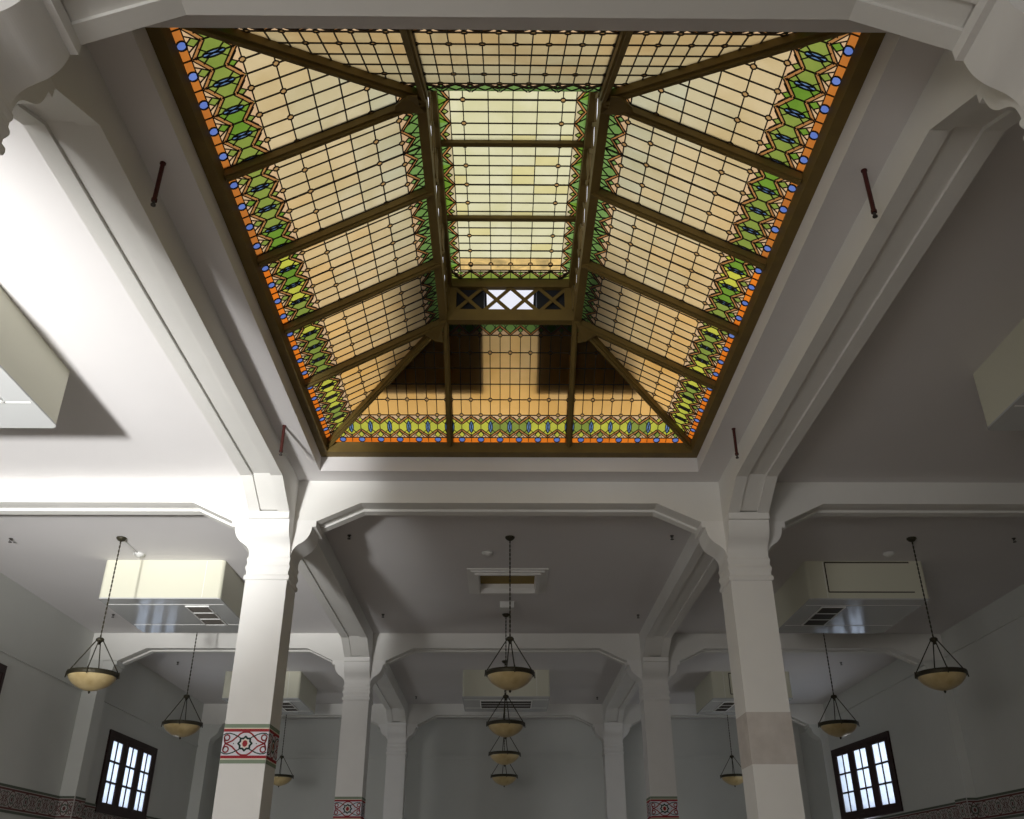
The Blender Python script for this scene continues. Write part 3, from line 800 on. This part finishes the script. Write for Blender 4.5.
for i, (x, y, lb) in enumerate(((-8.76,15.3,'small dark sprinkler head left of the left front lamp canopy'),(-2.78,15.1,'small dark sprinkler head at left front of the central ceiling'),(2.87,15.1,'small dark sprinkler head at right front of the central ceiling'),(8.95,15.2,'small dark sprinkler head right of the right front lamp canopy'),
   (-2.77,20.16,'small dark sprinkler head at left rear of the hatch bay'),(2.95,20.2,'small dark sprinkler head at right rear of the hatch bay'),(-8.8,20.2,'small dark sprinkler head left of the bright ceiling unit'),
   (-8.83,24.9,'far sprinkler head in the left aisle beyond the second beam'),(9.08,24.9,'far sprinkler head in the right aisle beyond the second beam'),(-2.82,29.7,'far sprinkler head left of the central ceiling unit'),(2.92,29.8,'far sprinkler head right of the central ceiling unit'))):
    o = sp0 if i == 0 else sp0.copy()
    if i: C.objects.link(o)
    o.location = (x, y, CEIL); tag(o, lb, 'sprinkler', 'ceiling sprinkler heads')
for x, y, L, lb in ((-3.03,5.94,.47,'dark red pipe stub hanging left of the skylight, nearer the camera'),(3.04,5.98,.52,'dark red pipe stub hanging right of the skylight, nearer the camera'),(-3.03,10.90,.44,'dark red pipe stub hanging by the far left skylight corner'),(3.02,10.95,.44,'dark red pipe stub hanging by the far right skylight corner')):
    t = empty('sprinkler_drop', (x, y, CEIL), lb, 'pipe', 'red pipe stubs around the skylight')
    b = MB(); b.tube((0,0,0),(0,0,-L+.07),.020,M['red'],10); b.tube((0,0,-.0),(0,0,-.012),.027,M['red'],10); b.build('pipe', t, fix=False)
    b = MB(); b.tube((0,0,-L+.07),(0,0,-L+.045),.026,M['red'],8); b.tube((0,0,-L+.045),(0,0,-L+.012),.012,M['dkmetal'],8); b.tube((0,0,-L+.012),(0,0,-L),.022,M['dkmetal'],8); b.build('nozzle', t, fix=False)

# ------------------------------------------------------------------ light
w = bpy.data.worlds.new('sky'); bpy.context.scene.world = w; w.use_nodes = True
nt = w.node_tree; bg = nt.nodes['Background']
tc = nt.nodes.new('ShaderNodeTexCoord'); sep = nt.nodes.new('ShaderNodeSeparateXYZ'); rp = nt.nodes.new('ShaderNodeValToRGB')
nt.links.new(tc.outputs['Generated'], sep.inputs[0]); nt.links.new(rp.outputs['Color'], bg.inputs['Color'])
mr = nt.nodes.new('ShaderNodeMapRange'); mr.inputs['From Min'].default_value = -1; nt.links.new(sep.outputs['Z'], mr.inputs['Value']); nt.links.new(mr.outputs[0], rp.inputs['Fac'])
cr_ = rp.color_ramp; cr_.elements[0].color = (1.6, 1.75, 2.0, 1); cr_.elements[0].position = .47      # bright glow added below the horizon to lift the window panes
cr_.elements[1].color = (1.0, 1.0, 1.0, 1); e = cr_.elements.new(.52); e.color = (.34, .34, .42, 1); e = cr_.elements.new(.72); e.color = (.42, .43, .50, 1)
bg.inputs['Strength'].default_value = 1.5

def area(name, loc, aim, sx, sy, power, col, spread=180):
    l = bpy.data.lights.new(name, 'AREA'); l.shape = 'RECTANGLE'; l.size = sx; l.size_y = sy; l.energy = power; l.color = col
    l.spread = math.radians(spread)
    o = bpy.data.objects.new(name, l); C.objects.link(o); o.location = loc
    o.rotation_euler = (Vector(aim)-Vector(loc)).to_track_quat('-Z', 'Y').to_euler(); return o
area('near_fill', (-3.5, -5.3, 2.6), (-2.0, 10, 3.4), 8, 3.2, 340, (1, .975, .94))  # soft general fill added at the near end; that wall has no opening
for s in (-1, 1):      # unseen fill lights added low on both side walls to lift the far end
    xw = XL+.1 if s < 0 else XR-.1
    area('side_fill', (xw, 26.5, 2.0), (-s*4, 31, 4.0), 5, 2.0, 85, (.99, 1, .98))
area('left_fill', (-6.5, -5.3, 1.7), (-4.5, 13, 3.0), 2.6, 3.0, 120, (1, .98, .96), 80)  # narrow fill added for the left columns; no doorway behind it
l = bpy.data.lights.new('floodlight', 'SPOT'); l.energy = 26000; l.color = (1, 1, .98); l.spot_size = math.radians(31); l.spot_blend = 1; l.shadow_soft_size = .45
o = bpy.data.objects.new('floodlight', l); C.objects.link(o); o.location = (-5.9, -4.6, .5)
o.rotation_euler = (Vector((-6.3, 12.5, 8.2))-Vector(o.location)).to_track_quat('-Z', 'Y').to_euler()

# ------------------------------------------------------------------ camera
f, pitch, yaw, roll, cx = 910.24, .4908, -.0109, -.0020, -.095
fwd = Vector((-math.sin(yaw)*math.cos(pitch), math.cos(yaw)*math.cos(pitch), math.sin(pitch)))
r = Vector((math.cos(yaw), math.sin(yaw), 0)); up = r.cross(fwd)
r2 = math.cos(roll)*r + math.sin(roll)*up; u2 = -math.sin(roll)*r + math.cos(roll)*up
cam = bpy.data.cameras.new('camera'); co = bpy.data.objects.new('camera', cam); C.objects.link(co)
cam.sensor_width = 36; cam.lens = 36*f/1024; cam.clip_start = .05; cam.clip_end = 200
co.matrix_world = Matrix(((r2.x,u2.x,-fwd.x,cx),(r2.y,u2.y,-fwd.y,0),(r2.z,u2.z,-fwd.z,H0),(0,0,0,1)))
sc = bpy.context.scene; sc.camera = co
sc.view_settings.view_transform = 'Standard'; sc.view_settings.look = 'None'; sc.view_settings.gamma = 1
sc.view_settings.use_curve_mapping = False; sc.view_settings.exposure = 0
